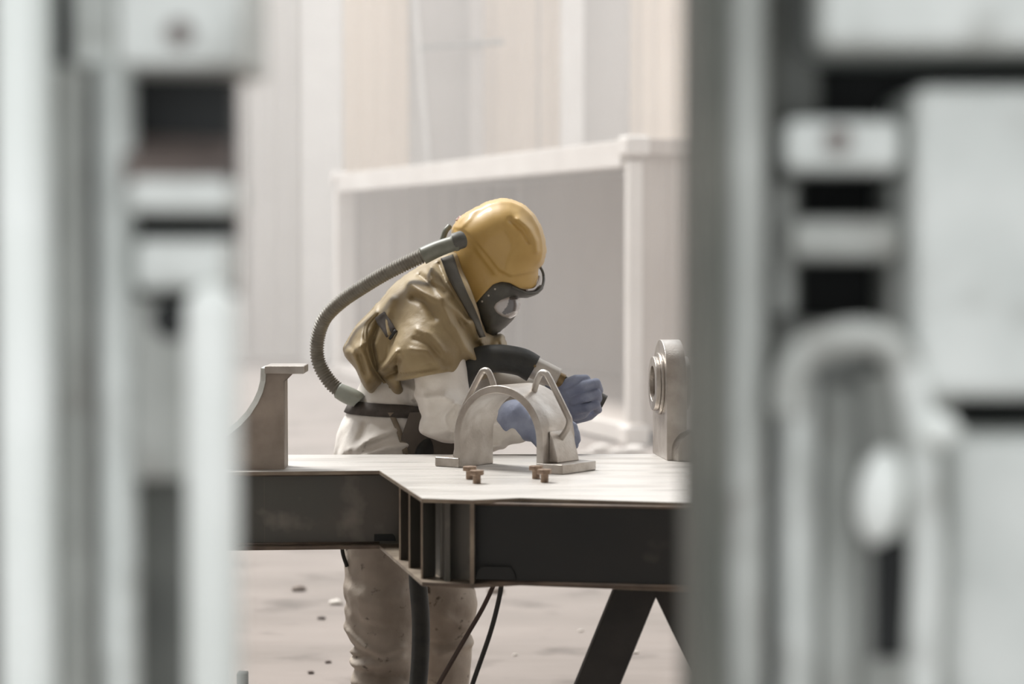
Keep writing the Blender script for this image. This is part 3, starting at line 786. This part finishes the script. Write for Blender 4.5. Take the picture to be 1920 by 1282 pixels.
# ---- belt and webbing
bb = bvh_of([body])
belt_c = (J(765, 765, 7.38)); bm = bmesh.new(); rings = []
N = 40
for k in range(N):
    an = 2*math.pi*k/N; d = Vector((math.cos(an), math.sin(an), 0)); src = Vector(belt_c)
    row = []
    for dz in (.020, -.018):
        s0 = src + Vector((0, 0, dz - d.x*.006)); hit = bb.ray_cast(s0 + d*.30, -d)
        L = min(.19, (hit[0] - s0).length if hit[0] is not None else .165)
        row.append(s0 + d*(L + .004)); 
    rings.append(row)
rr = [min(.178, (r[0] - Vector(belt_c)).length) for r in rings]
for k in range(N):
    an = 2*math.pi*k/N
outv = [[bm.verts.new(p) for p in r] for r in rings]
for k in range(N):
    a, b = outv[k], outv[(k+1) % N]; bm.faces.new((a[0], b[0], b[1], a[1]))
o = from_bm('belt', bm, 'belt', pr, smooth=True); md = o.modifiers.new('s', 'SOLIDIFY'); md.thickness = .006; md.offset = 1
drape('harness_strap', [[(727 + 28*t + 3*math.sin(t*3), 773 + 78*t), (732.5 + 28*t + 3*math.sin(t*3), 773 + 78*t), (738 + 28*t + 3*math.sin(t*3), 773 + 78*t)] for t in [i/10 for i in range(11)]], bb, 'webbing', .003, lift=.006, sm=12)
ap2 = patch('apron_flap', [(768, 773), (800, 772), (866, 800), (872, 900), (742, 900), (752, 820)], 7.178, 'apron', .006)
ap2['label'] = 'dark brown-grey apron flap at the hip'
o = tube('tie_cord', [at(641, 1025, 7.2), at(644, 1042, 7.2), at(651, 1062, 7.2)], .006, 'cable_b', pr, seg=8)

# ---- helmet
hm = Field(tuple(J(835, 645, 7.18)), tuple(J(1040, 360, 7.54)), .0035)
hp = XZ([(846, 446), (848, 426), (860, 408), (876, 397), (893, 389), (912, 378), (938, 372), (958, 373), (982, 383), (1001, 400), (1015, 424), (1023, 452), (1024, 474), (1019, 494),
         (1011, 503), (1012, 520), (1010, 545), (992, 565), (960, 585), (920, 600), (885, 598), (850, 560), (838, 505), (842, 472)], 7.36)
hcut = XZ([(800, 330), (1080, 330), (1080, 500), (1009, 503), (1009, 520), (1004, 536), (992, 543), (975, 540), (955, 529), (940, 527), (925, 532), (906, 552), (889, 572), (878, 548), (862, 505), (848, 472), (800, 440)], 7.36)
hm.add(hm.inflate(hm.poly(hp, 10), 7.36, .128, .105, 2.0), 0)
# neck part behind the face opening already inside the outline; raised dome
dome = hm.poly(XZ([(838, 425), (852, 432), (874, 440), (894, 460), (912, 482), (932, 508), (958, 521), (1004, 512), (1040, 500), (1040, 350), (838, 350)], 7.36), 6)
g = np.clip(-dome/.012, 0, 1); g = (g*g*(3-2*g)).astype(np.float32)
hm.D = hm.D - .0085*g[:, None, :] * (1 - np.exp(-((hm.Y - 7.36)/.05)**2)*.9)
hm.D = hm.D - hm.line(XZ([(852, 436), (874, 443), (894, 463), (912, 486), (930, 510)], 7.36), .009)[:, None, :]*.006
# crown ridges running front to back near the centre line
for yy in (7.285, 7.435):
    hm.D = hm.D - .0065*np.exp(-((hm.Y - yy)/.012)**2) * np.clip((1-np.clip((dome+.05)/.03, 0, 1)), 0, 1)[:, None, :]
rl = hm.line(XZ([(972, 412), (992, 430), (1004, 452), (1006, 470)], 7.36), .010); hm.D = hm.D - rl[:, None, :]*.007
rl = hm.line(XZ([(958, 414), (980, 432), (990, 452)], 7.36), .008); hm.D = hm.D + rl[:, None, :]*.005
# back swage
hm.D = hm.D - hm.line(XZ([(893, 392), (880, 410), (866, 425)], 7.36), .009)[:, None, :]*.004
hm.cut(np.broadcast_to(hm.poly(hcut, 1)[:, None, :], hm.D.shape), .004)
helmet = hm.build('helmet', 'helmet', pr, 1); helmet['label'] = 'ochre yellow blasting helmet shell'
# dark face shield
ff = Field(tuple(J(855, 650, 7.2)), tuple(J(1040, 490, 7.52)), .003)
fp = XZ([(870, 540), (890, 520), (922, 505), (950, 505), (970, 515), (985, 533), (1003, 541), (1014, 533), (1020, 540), (1008, 551), (990, 558), (972, 557), (966, 575), (968, 592), (955, 606), (940, 620), (924, 631), (908, 627), (895, 604)], 7.36)
ff.add(ff.inflate(ff.poly(fp, 6), 7.36, .114, .06, 2.2), 0)
ff.cut(np.broadcast_to(ff.poly(XZ([(884, 572), (878, 540), (900, 500), (1060, 500), (1060, 660), (908, 660), (890, 600)], 7.36), 1)[:, None, :], ff.D.shape), .003)
shield = ff.build('face_shield', 'rubber', pr, 1)
# rim of the visor under the brim
pth = [at(1011, 499, 7.36), at(1018, 515, 7.36), at(1019, 532, 7.36), at(1008, 547, 7.35)]
def arcside(s):
    return [at(960, 538, 7.36 + s*.118), at(985, 549, 7.36 + s*.11), at(1004, 549, 7.36 + s*.085), at(1017, 536, 7.36 + s*.045), at(1019.5, 520, 7.36)]
tube('visor_rim', arcside(-1) + arcside(1)[::-1][1:], .0042, 'rubber', pr, seg=10)
tube('visor_rim', [at(1019.5, 522, 7.36), at(1018, 511, 7.36), at(1012, 499, 7.36)], .0042, 'rubber', helmet, seg=10)
# clear brim lip
tube('brim_lip', [at(988, 544, 7.26), at(1002, 541, 7.29), at(1010, 528, 7.33), at(1011, 518, 7.36), at(1010, 528, 7.39), at(1002, 541, 7.43), at(988, 544, 7.46)], .0035, 'lens', pr, seg=10)
# lens
lf = Field(tuple(J(915, 605, 7.22)), tuple(J(990, 545, 7.50)), .0025)
lpz = XZ([(918, 575), (925, 562), (937, 554), (955, 550), (972, 553), (975, 572), (970, 590), (957, 598), (940, 596), (927, 589)], 7.36)
lf.add(lf.inflate(lf.poly(lpz, 2), 7.36, .1165, .014, 2.0), 0)
lens = lf.build('visor_lens', 'lens', shield, 1); lens['label'] = 'viewing lens of the helmet, pale reflection put into its colour'
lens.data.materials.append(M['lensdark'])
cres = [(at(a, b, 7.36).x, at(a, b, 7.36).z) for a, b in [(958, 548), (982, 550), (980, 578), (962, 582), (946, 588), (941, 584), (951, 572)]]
def inpoly(x, z, P):
    c = False
    for (ax_, az), (bx, bz) in zip(P, P[1:] + P[:1]):
        if (az > z) != (bz > z) and x < (bx-ax_)*(z-az)/(bz-az)+ax_: c = not c
    return c
wl_ = wloc(pr)
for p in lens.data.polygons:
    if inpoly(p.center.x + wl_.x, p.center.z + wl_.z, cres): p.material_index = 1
sb = bvh_of([shield])
for (a, b) in ((928, 542), (916, 554), (904, 565)):
    d = ray(a, b).normalized(); hit = sb.ray_cast(Vector((0, 0, HC)) + d*6.6, d)[0] or at(a, b, 7.26)
    bm = bmesh.new(); bmesh.ops.create_icosphere(bm, subdivisions=2, radius=.0032, matrix=Matrix.Translation(hit)); from_bm('rivet', bm, 'rivet', shield, smooth=True)
# sticker and green tab on the back of the helmet
hbv = bvh_of([helmet])
b3 = bvh_of([hood, helmet, shield])
bl = catmull([Vector((a, b, 0)) for a, b in ((827, 484), (838, 512), (858, 550), (882, 592), (903, 632))], 4)
br_ = catmull([Vector((a, b, 0)) for a, b in ((850, 476), (861, 510), (876, 548), (893, 585), (911, 630))], 4)
drape('collar_band', [[(a.x + (b.x - a.x)*j/6, a.y + (b.y - a.y)*j/6) for j in range(7)] for a, b in zip(bl, br_)], b3, 'hoodband', .008, lift=.021, sm=16)
drape('sticker', quadgrid((853, 413), (862, 404), (858, 414), (866, 405), 3, 3), hbv, 'sticker', .003, par=helmet)
o = tube('ratchet_tab', [at(843, 424, 7.33), at(836, 432, 7.32), at(832, 442, 7.32), at(828, 455, 7.32)], .009, 'cuff', pr, seg=10)

# ---- breathing hose
rp = [at(795, 478, 7.16), at(762, 493, 7.17), at(720, 514, 7.19), at(680, 538, 7.22), at(640, 565, 7.26), at(608, 598, 7.29), at(595, 640, 7.31), at(598, 680, 7.31), at(618, 715, 7.30), at(640, 735, 7.29)]
path = resample(catmull(rp, 14), .0016)
pit = .0088
tube('breathing_hose', path, lambda t, L: .0205 + .0024*math.sin(L*2*math.pi/pit), 'hose', pr, seg=18, raw=True)['label'] = 'grey corrugated breathing hose'
tube('hose_cuff', [at(858, 454, 7.16), at(851, 456, 7.16), at(820, 467, 7.16), at(792, 480, 7.16)], lambda t, L: .022 + (.003 if t < .12 else 0) + .004*t, 'cuff', pr, seg=20)
tube('hose_cuff', [at(634, 732, 7.29), at(650, 740, 7.285), at(668, 748, 7.28), at(672, 751, 7.28)], lambda t, L: .024 + .003*math.sin(t*3), 'cuff2', pr, seg=20)
tube('hose_ring', [at(851, 454, 7.16), at(857, 452, 7.16), at(866, 449, 7.17)], .0265, 'rubber', pr, seg=20)

# ---- gloves
def fingers(f, chains):
    for ch, r0, r1 in chains:
        n = len(ch) - 1
        dd = None
        for i in range(n):
            ra, rb = r0 + (r1-r0)*i/n, r0 + (r1-r0)*(i+1)/n
            c = f.capsule(J(*ch[i]), J(*ch[i+1]), ra, rb); dd = c if dd is None else np.minimum(dd, c)
        f.add(dd, .0045)
g1 = Field(tuple(J(1020, 815, 7.02)), tuple(J(1150, 680, 7.32)), .0024)
g1.add(g1.capsule(J(1045, 738, 7.25), J(1062, 742, 7.20), .047, .042), 0)
g1.add(g1.ell(J(1078, 750, 7.165), (.048, .030, .055), math.radians(15)), .02)
g1.add(g1.capsule(J(1060, 725, 7.16), J(1085, 768, 7.16), .026, .026), .02)
fingers(g1, [([(1058, 722, 7.145), (1080, 712, 7.12), (1098, 712, 7.13), (1104, 724, 7.165)], .0165, .0145),
             ([(1068, 734, 7.135), (1095, 724, 7.105), (1117, 718, 7.12), (1122, 732, 7.16)], .0165, .0145),
             ([(1075, 750, 7.135), (1099, 744, 7.105), (1119, 739, 7.12), (1122, 752, 7.16)], .016, .014),
             ([(1082, 768, 7.14), (1102, 764, 7.115), (1117, 758, 7.125), (1121, 768, 7.155)], .015, .013),
             ([(1060, 770, 7.17), (1082, 784, 7.19), (1105, 778, 7.22), (1118, 768, 7.23)], .018, .014)])
g1.D += .0012*noise3(g1, 21, 130, 6)
gl1 = g1.build('glove', 'glove', pr, 1)
g2 = Field(tuple(J(895, 872, 6.84)), tuple(J(1105, 735, 7.14)), .0026)
g2.add(g2.capsule(J(966, 786, 7.0), J(990, 797, 6.99), .058, .045), 0)
g2.add(g2.ell(J(1010, 800, 6.975), (.050, .030, .042), math.radians(-10)), .02)
fingers(g2, [([(1035, 786, 6.975), (1058, 790, 6.96), (1074, 800, 6.97), (1078, 812, 6.985)], .0155, .013),
             ([(1037, 800, 6.97), (1062, 804, 6.955), (1078, 812, 6.965), (1081, 824, 6.98)], .0155, .013),
             ([(1035, 813, 6.975), (1058, 818, 6.96), (1073, 824, 6.97), (1077, 834, 6.985)], .015, .0125),
             ([(1030, 824, 6.98), (1050, 830, 6.97), (1064, 836, 6.98), (1069, 842, 6.99)], .014, .012),
             ([(1005, 822, 6.965), (1020, 840, 6.95), (1038, 846, 6.955)], .017, .013)])
g2.D += .0012*noise3(g2, 22, 130, 6)
gl2 = g2.build('glove', 'glove', pr, 1)

# ---- blast hose and nozzle
bh = root('blast_hose', 'thick black blast hose with silver coupling and nozzle held in the far glove', 'hose', at(790, 1448, 7.04))
bh.location.z = 0
hp_ = [at(1000, 691, 7.15), at(975, 678, 7.15), at(930, 672, 7.15), at(890, 680, 7.16), at(866, 705, 7.18), at(850, 745, 7.20), at(822, 790, 7.215), at(800, 835, 7.20), at(786, 900, 7.12), at(781, 1000, 7.06), at(783, 1080, 7.045), at(789, 1160, 7.04), at(788, 1230, 7.04), at(783, 1290, 7.04), at(770, 1380, 7.03)]
e = hp_[-1]; hp_ += [Vector((e.x - .06, 7.03, .09)), Vector((e.x - .22, 7.01, .03)), Vector((e.x - .6, 7.0, .028)), Vector((e.x - 1.3, 7.02, .028))]
tube('hose', catmull(hp_, 10), lambda t, L: .042 - .0155*min(1, max(0, (L - .25)/.3)), 'blackrub', bh, seg=20, raw=True)
tube('coupling', [at(988, 684, 7.15), at(1012, 694, 7.15), at(1046, 710, 7.15)], lambda t, L: .0325 + .001*math.cos(t*3), 'coup', bh, seg=24)
tube('coupling_neck', [at(1044, 709, 7.15), at(1052, 713, 7.15), at(1056, 715, 7.15)], .022, 'brass', bh, seg=18)
tube('nozzle', [at(1056, 715, 7.15), at(1090, 732, 7.155), at(1124, 748, 7.16), at(1134, 753, 7.16)], lambda t, L: .018 + .002*(t > .8), 'rubber', bh, seg=18)
d = ray(1003, 685).normalized(); 
bm = bmesh.new(); q = at(1003, 686, 7.115); bm_tube(bm, [q + Vector((0, .02, 0)), q + Vector((0, -.006, 0))], .004, 8); from_bm('screw', bm, 'brass', bh)

# ---- cables hanging below the frame
c1 = [at(931, 1085, 6.3), at(905, 1140, 6.3), at(870, 1200, 6.3), at(825, 1278, 6.3), at(790, 1340, 6.3)]; e = c1[-1]; c1 += [Vector((e.x - .1, 6.3, .12)), Vector((e.x - .25, 6.35, .012)), Vector((e.x - .42, 6.42, .012))]
o = tube('cable', c1, .0062, 'cable_r', None, seg=10); tag(o, 'thin brown cable hanging slantwise from under the frame to the floor', 'cable')
c2 = [at(942, 1085, 6.25), at(934, 1130, 6.25), at(918, 1190, 6.25), at(886, 1282, 6.25), at(868, 1340, 6.25)]; e = c2[-1]; c2 += [Vector((e.x - .06, 6.25, .12)), Vector((e.x - .2, 6.22, .012)), Vector((e.x - .5, 6.1, .012))]
o = tube('cable', c2, .0066, 'cable_b', None, seg=10); tag(o, 'thin black cable hanging beside the brown one behind the frame edge', 'cable')

# ---- stones on the floor
def stone(px, py, r, m, lab, grp):
    p = onz(px, py, 0); bm = bmesh.new(); bmesh.ops.create_icosphere(bm, subdivisions=2, radius=1)
    for v in bm.verts:
        k = 1 + random.uniform(-.22, .22); v.co = Vector((v.co.x*r*1.3*k, v.co.y*r*1.0*k, max(v.co.z, -.6)*r*.6*k))
    me = bpy.data.meshes.new('stone'); bm.to_mesh(me); bm.free(); zmin = min(v.co.z for v in me.vertices)
    o = link('stone', me, m, None, True); o.location = (p.x, p.y, -zmin); tag(o, lab, 'stone', grp)
stone(560, 1108, .028, 'pebble', 'brownish lump on the dusty floor left of the worker', 'stones on the floor')
stone(630, 1133, .024, 'pebblew', 'white lump on the floor against the worker trousers', 'stones on the floor')
stone(604, 1161, .014, 'pebbled', 'tiny dark stone on the floor below the white lump', 'stones on the floor')
stone(583, 1263, .011, 'pebbled', 'tiny dark stone near the bottom edge left of the trousers', 'stones on the floor')
stone(616, 1243, .010, 'pebbled', 'tiny flat dark stone beside the trouser knee', 'stones on the floor')
stone(966, 1229, .008, 'pebblew', 'tiny white chip on the floor right of the black cable', 'stones on the floor')
stone(1089, 1184, .009, 'pebblew', 'tiny white chip on the floor between the cables and the trestle', 'stones on the floor')
stone(1192, 1225, .010, 'pebblew', 'tiny white chip on the floor seen between the trestle legs', 'stones on the floor')
stone(928, 1112, .03, 'pebble', 'greyish lump on the floor behind the two cables', 'stones on the floor')
for (a, b, r, n_) in ((1125, 850, .07, 'widest pale debris lump on the floor before the container, right of the worker'), (1158, 853, .055, 'pale debris lump on the floor left of the container corner post'), (1190, 851, .07, 'pale debris lump at the foot of the container corner post'), (1100, 856, .045, 'smallest pale debris lump, nearest the worker')):
    stone(a, b, r, 'container', n_, 'debris lumps by the container')

# =================================================================== FOREGROUND DOOR LEAVES
def leaf(name, label, loc):
    return root(name, label, 'gate', loc, kind='thing')
def fb(par, name, x0, y0, x1, y1, Yf, Yb, m, bev=.003):
    a, b = at(x0, y0, Yf), at(x1, y1, Yf)
    return box(name, (min(a.x, b.x), Yf, min(a.z, b.z)), (max(a.x, b.x), Yb, max(a.z, b.z)), m, par, bevel=bev, seg=3)
def vt(par, name, xc, y0, y1, rpx, Y, m, flat=None, roundtop=False):
    a, b = at(xc, y0, Y), at(xc, y1, Y); b.x = a.x; b.y = a.y = Y; r = rpx*Y/F
    bm = bmesh.new()
    if roundtop:
        top = [a - Vector((0, 0, r*(1-math.sin(t)))) for t in [math.pi/2*(1-k/7) for k in range(8)]]
        rs = [max(.0005, r*math.cos(math.pi/2*(1-k/7))) for k in range(8)]
        path = top + [b]; rs.append(r); L = [0]
        def rf(t, Ls, path=path, rs=rs):
            acc = 0
            for i in range(len(path)-1):
                l = (path[i+1]-path[i]).length
                if Ls <= acc + l + 1e-9:
                    k = 0 if l == 0 else (Ls-acc)/l; return rs[i]*(1-k) + rs[i+1]*k
                acc += l
            return rs[-1]
        bm_tube(bm, path, rf, 24)
    else: bm_tube(bm, [a, b], r, 24, flat)
    o = from_bm(name, bm, m, par)
    for p in o.data.polygons: p.use_smooth = len(p.vertices) == 4
    return o
YT_, YL_ = -900, 4080      # pixel rows of the leaf top (2.2 m) and foot (floor) at 2 m
Ld = leaf('steel_gate', 'pale steel gate leaf with latch boxes and white bar at left edge', (at(100, 455, 2.1).x, 2.1, 0))
zf = lambda Y: 455 + F*HC/Y - 1
fb(Ld, 'backing_plate', -900, YT_, 262, zf(2.14), 2.14, 2.17, 'zinc3')
fb(Ld, 'side_panel', -900, YT_, -20, zf(2.08), 2.08, 2.13, 'zinc')
vt(Ld, 'edge_tube', 36, YT_, zf(2.03)-10, 54, 2.03, 'zincw')
fb(Ld, 'cover_strip', 84, 122, 190, zf(2.06), 2.065, 2.13, 'zinc2')
fb(Ld, 'cover_strip', 128, YT_, 215, 122, 2.06, 2.13, 'zinc')
fb(Ld, 'slot_shade', 96, YT_, 130, 121, 2.125, 2.139, 'dark')  # dark backing that stands for the shade in the slit
vt(Ld, 'upright_bar', 218, 122, zf(2.06)-10, 36, 2.06, 'zinc')
fb(Ld, 'latch_box_lid', 212, YT_, 455, 124, 1.96, 2.16, 'zinc', .006)
fb(Ld, 'latch_box_back', 226, 126, 437, 560, 2.10, 2.16, 'dark')  # black back stands for the shade inside the latch box
a = [at(232, 335, 1.985), at(436, 335, 1.985), at(436, 262, 2.095), at(232, 252, 2.095)]
bm = bmesh.new(); extr(bm, a, (0, .003, -.006)); from_bm('sloped_plate', bm, 'cavity', Ld)
fb(Ld, 'latch_block', 238, 333, 432, 398, 1.98, 2.099, 'zinc', .008)
fb(Ld, 'latch_block', 252, 448, 422, 545, 2.0, 2.099, 'zinc', .008)
bm = bmesh.new(); q = at(338, 62, 1.96); bm_tube(bm, [q + Vector((0, .01, 0)), q + Vector((0, -.008, 0))], .011, 6); from_bm('bolt_head', bm, 'cavity', Ld)
fb(Ld, 'recess_plate', 250, 562, 402, 900, 2.045, 2.16, 'zinc2')
fb(Ld, 'recess_plate', 250, 901, 402, zf(2.12), 2.12, 2.16, 'zinc3')
bm = bmesh.new(); q = at(322, 598, 2.045); bm_tube(bm, [q + Vector((0, .01, 0)), q + Vector((0, -.004, 0))], .017, 20); from_bm('pin_hole', bm, 'dark', Ld)  # flat dark disc painted for the shade of a hole
vt(Ld, 'locking_bar', 397, 532, zf(1.99)-10, 50, 1.99, 'zincw', roundtop=True)
Rd = leaf('steel_gate', 'grey steel gate leaf with latch slots and loop handle at right edge', (at(1700, 455, 2.1).x, 2.1, 0))
fb(Rd, 'backing_plate', 1432, YT_, 2700, zf(2.2), 2.20, 2.23, 'dark')  # black plate that stands for the shade behind the gaps
fb(Rd, 'door_edge', 1312, YT_, 1350, zf(2.0), 2.0, 2.2, 'edgeg', .006)
fb(Rd, 'edge_backing', 1345, YT_, 1445, zf(2.1), 2.10, 2.19, 'edgeg')
vt(Rd, 'edge_tube', 1396, YT_, zf(2.03)-10, 46, 2.03, 'zinc2')
fb(Rd, 'cover_strip', 1436, YT_, 1540, 225, 2.12, 2.19, 'zinc3', .008)
fb(Rd, 'cover_strip', 1438, 226, 1500, 600, 2.14, 2.19, 'zinc3', .004)
fb(Rd, 'cover_strip', 1438, 602, 1612, zf(2.14), 2.14, 2.19, 'zinc2', .004)
fb(Rd, 'panel', 1548, YT_, 2700, 92, 1.97, 2.19, 'zinc', .012)
fb(Rd, 'panel', 1716, 160, 2700, 748, 2.0, 2.19, 'zinc', .012)
fb(Rd, 'panel', 1772, 812, 2700, zf(2.02), 2.02, 2.19, 'zinc', .02)
fb(Rd, 'latch_block', 1474, 222, 1694, 322, 2.01, 2.17, 'zinc', .01)
fb(Rd, 'latch_block', 1486, 410, 1694, 488, 2.03, 2.17, 'zinc2', .01)
fb(Rd, 'latch_side', 1668, 330, 1722, 640, 2.08, 2.17, 'zinc2', .006)
fb(Rd, 'latch_side', 1446, 330, 1492, 600, 2.06, 2.17, 'zinc2', .012)
bm = bmesh.new(); q = at(1570, 262, 2.01); bm_tube(bm, [q + Vector((0, .01, 0)), q + Vector((0, -.008, 0))], .011, 6); from_bm('bolt_head', bm, 'cavity', Rd)
vt(Rd, 'upright_tube', 1492, 690, zf(2.06)-10, 42, 2.06, 'zinc', roundtop=True)
vt(Rd, 'upright_tube', 1574, 728, zf(2.07)-10, 40, 2.07, 'zinc2')
fb(Rd, 'cover_strip', 1614, 700, 1768, zf(2.07)-10, 2.075, 2.19, 'zinc2', .004)
fb(Rd, 'slot_shade', 1638, 1010, 1704, 1235, 2.070, 2.0745, 'dark', .001)  # dark patch laid on the strip as painted shade
tube('loop_handle', [at(1478, 780, 2.0), at(1484, 705, 2.0), at(1520, 655, 2.0), at(1590, 632, 1.99), at(1655, 640, 1.99), at(1700, 690, 1.99)], .0145, 'zinc2', Rd, seg=20)
tube('loop_handle', [at(1699, 688, 1.99), at(1722, 780, 1.99), at(1732, 900, 1.99), at(1738, 1050, 1.99), at(1730, 1250, 1.99), at(1732, 1600, 1.99)], .0145, 'zinc', Rd, seg=20)
tube('knob', [at(1735, 806, 1.985), at(1750, 806, 1.975), at(1775, 808, 1.975), at(1800, 810, 1.98)], lambda t, L: .015*math.sin(math.pi*min(1, max(.1, .25 + t*.68))), 'zincw', Rd, seg=18)
bm = bmesh.new(); bmesh.ops.create_uvsphere(bm, u_segments=24, v_segments=16, radius=1)
c = at(1652, 930, 2.0)
for v in bm.verts: v.co = Vector((v.co.x*.020, v.co.y*.018, v.co.z*.040)); v.co.rotate(Matrix.Rotation(.12, 3, 'Y')); v.co += c
from_bm('highlight_blob', bm, 'zincw', Rd, smooth=True)  # white ellipsoid added to stand for a highlight
box('hinge_bar', (c.x - .006, 2.0, c.z - .01), (c.x + .006, 2.0745, c.z + .01), 'zinc3', Rd)
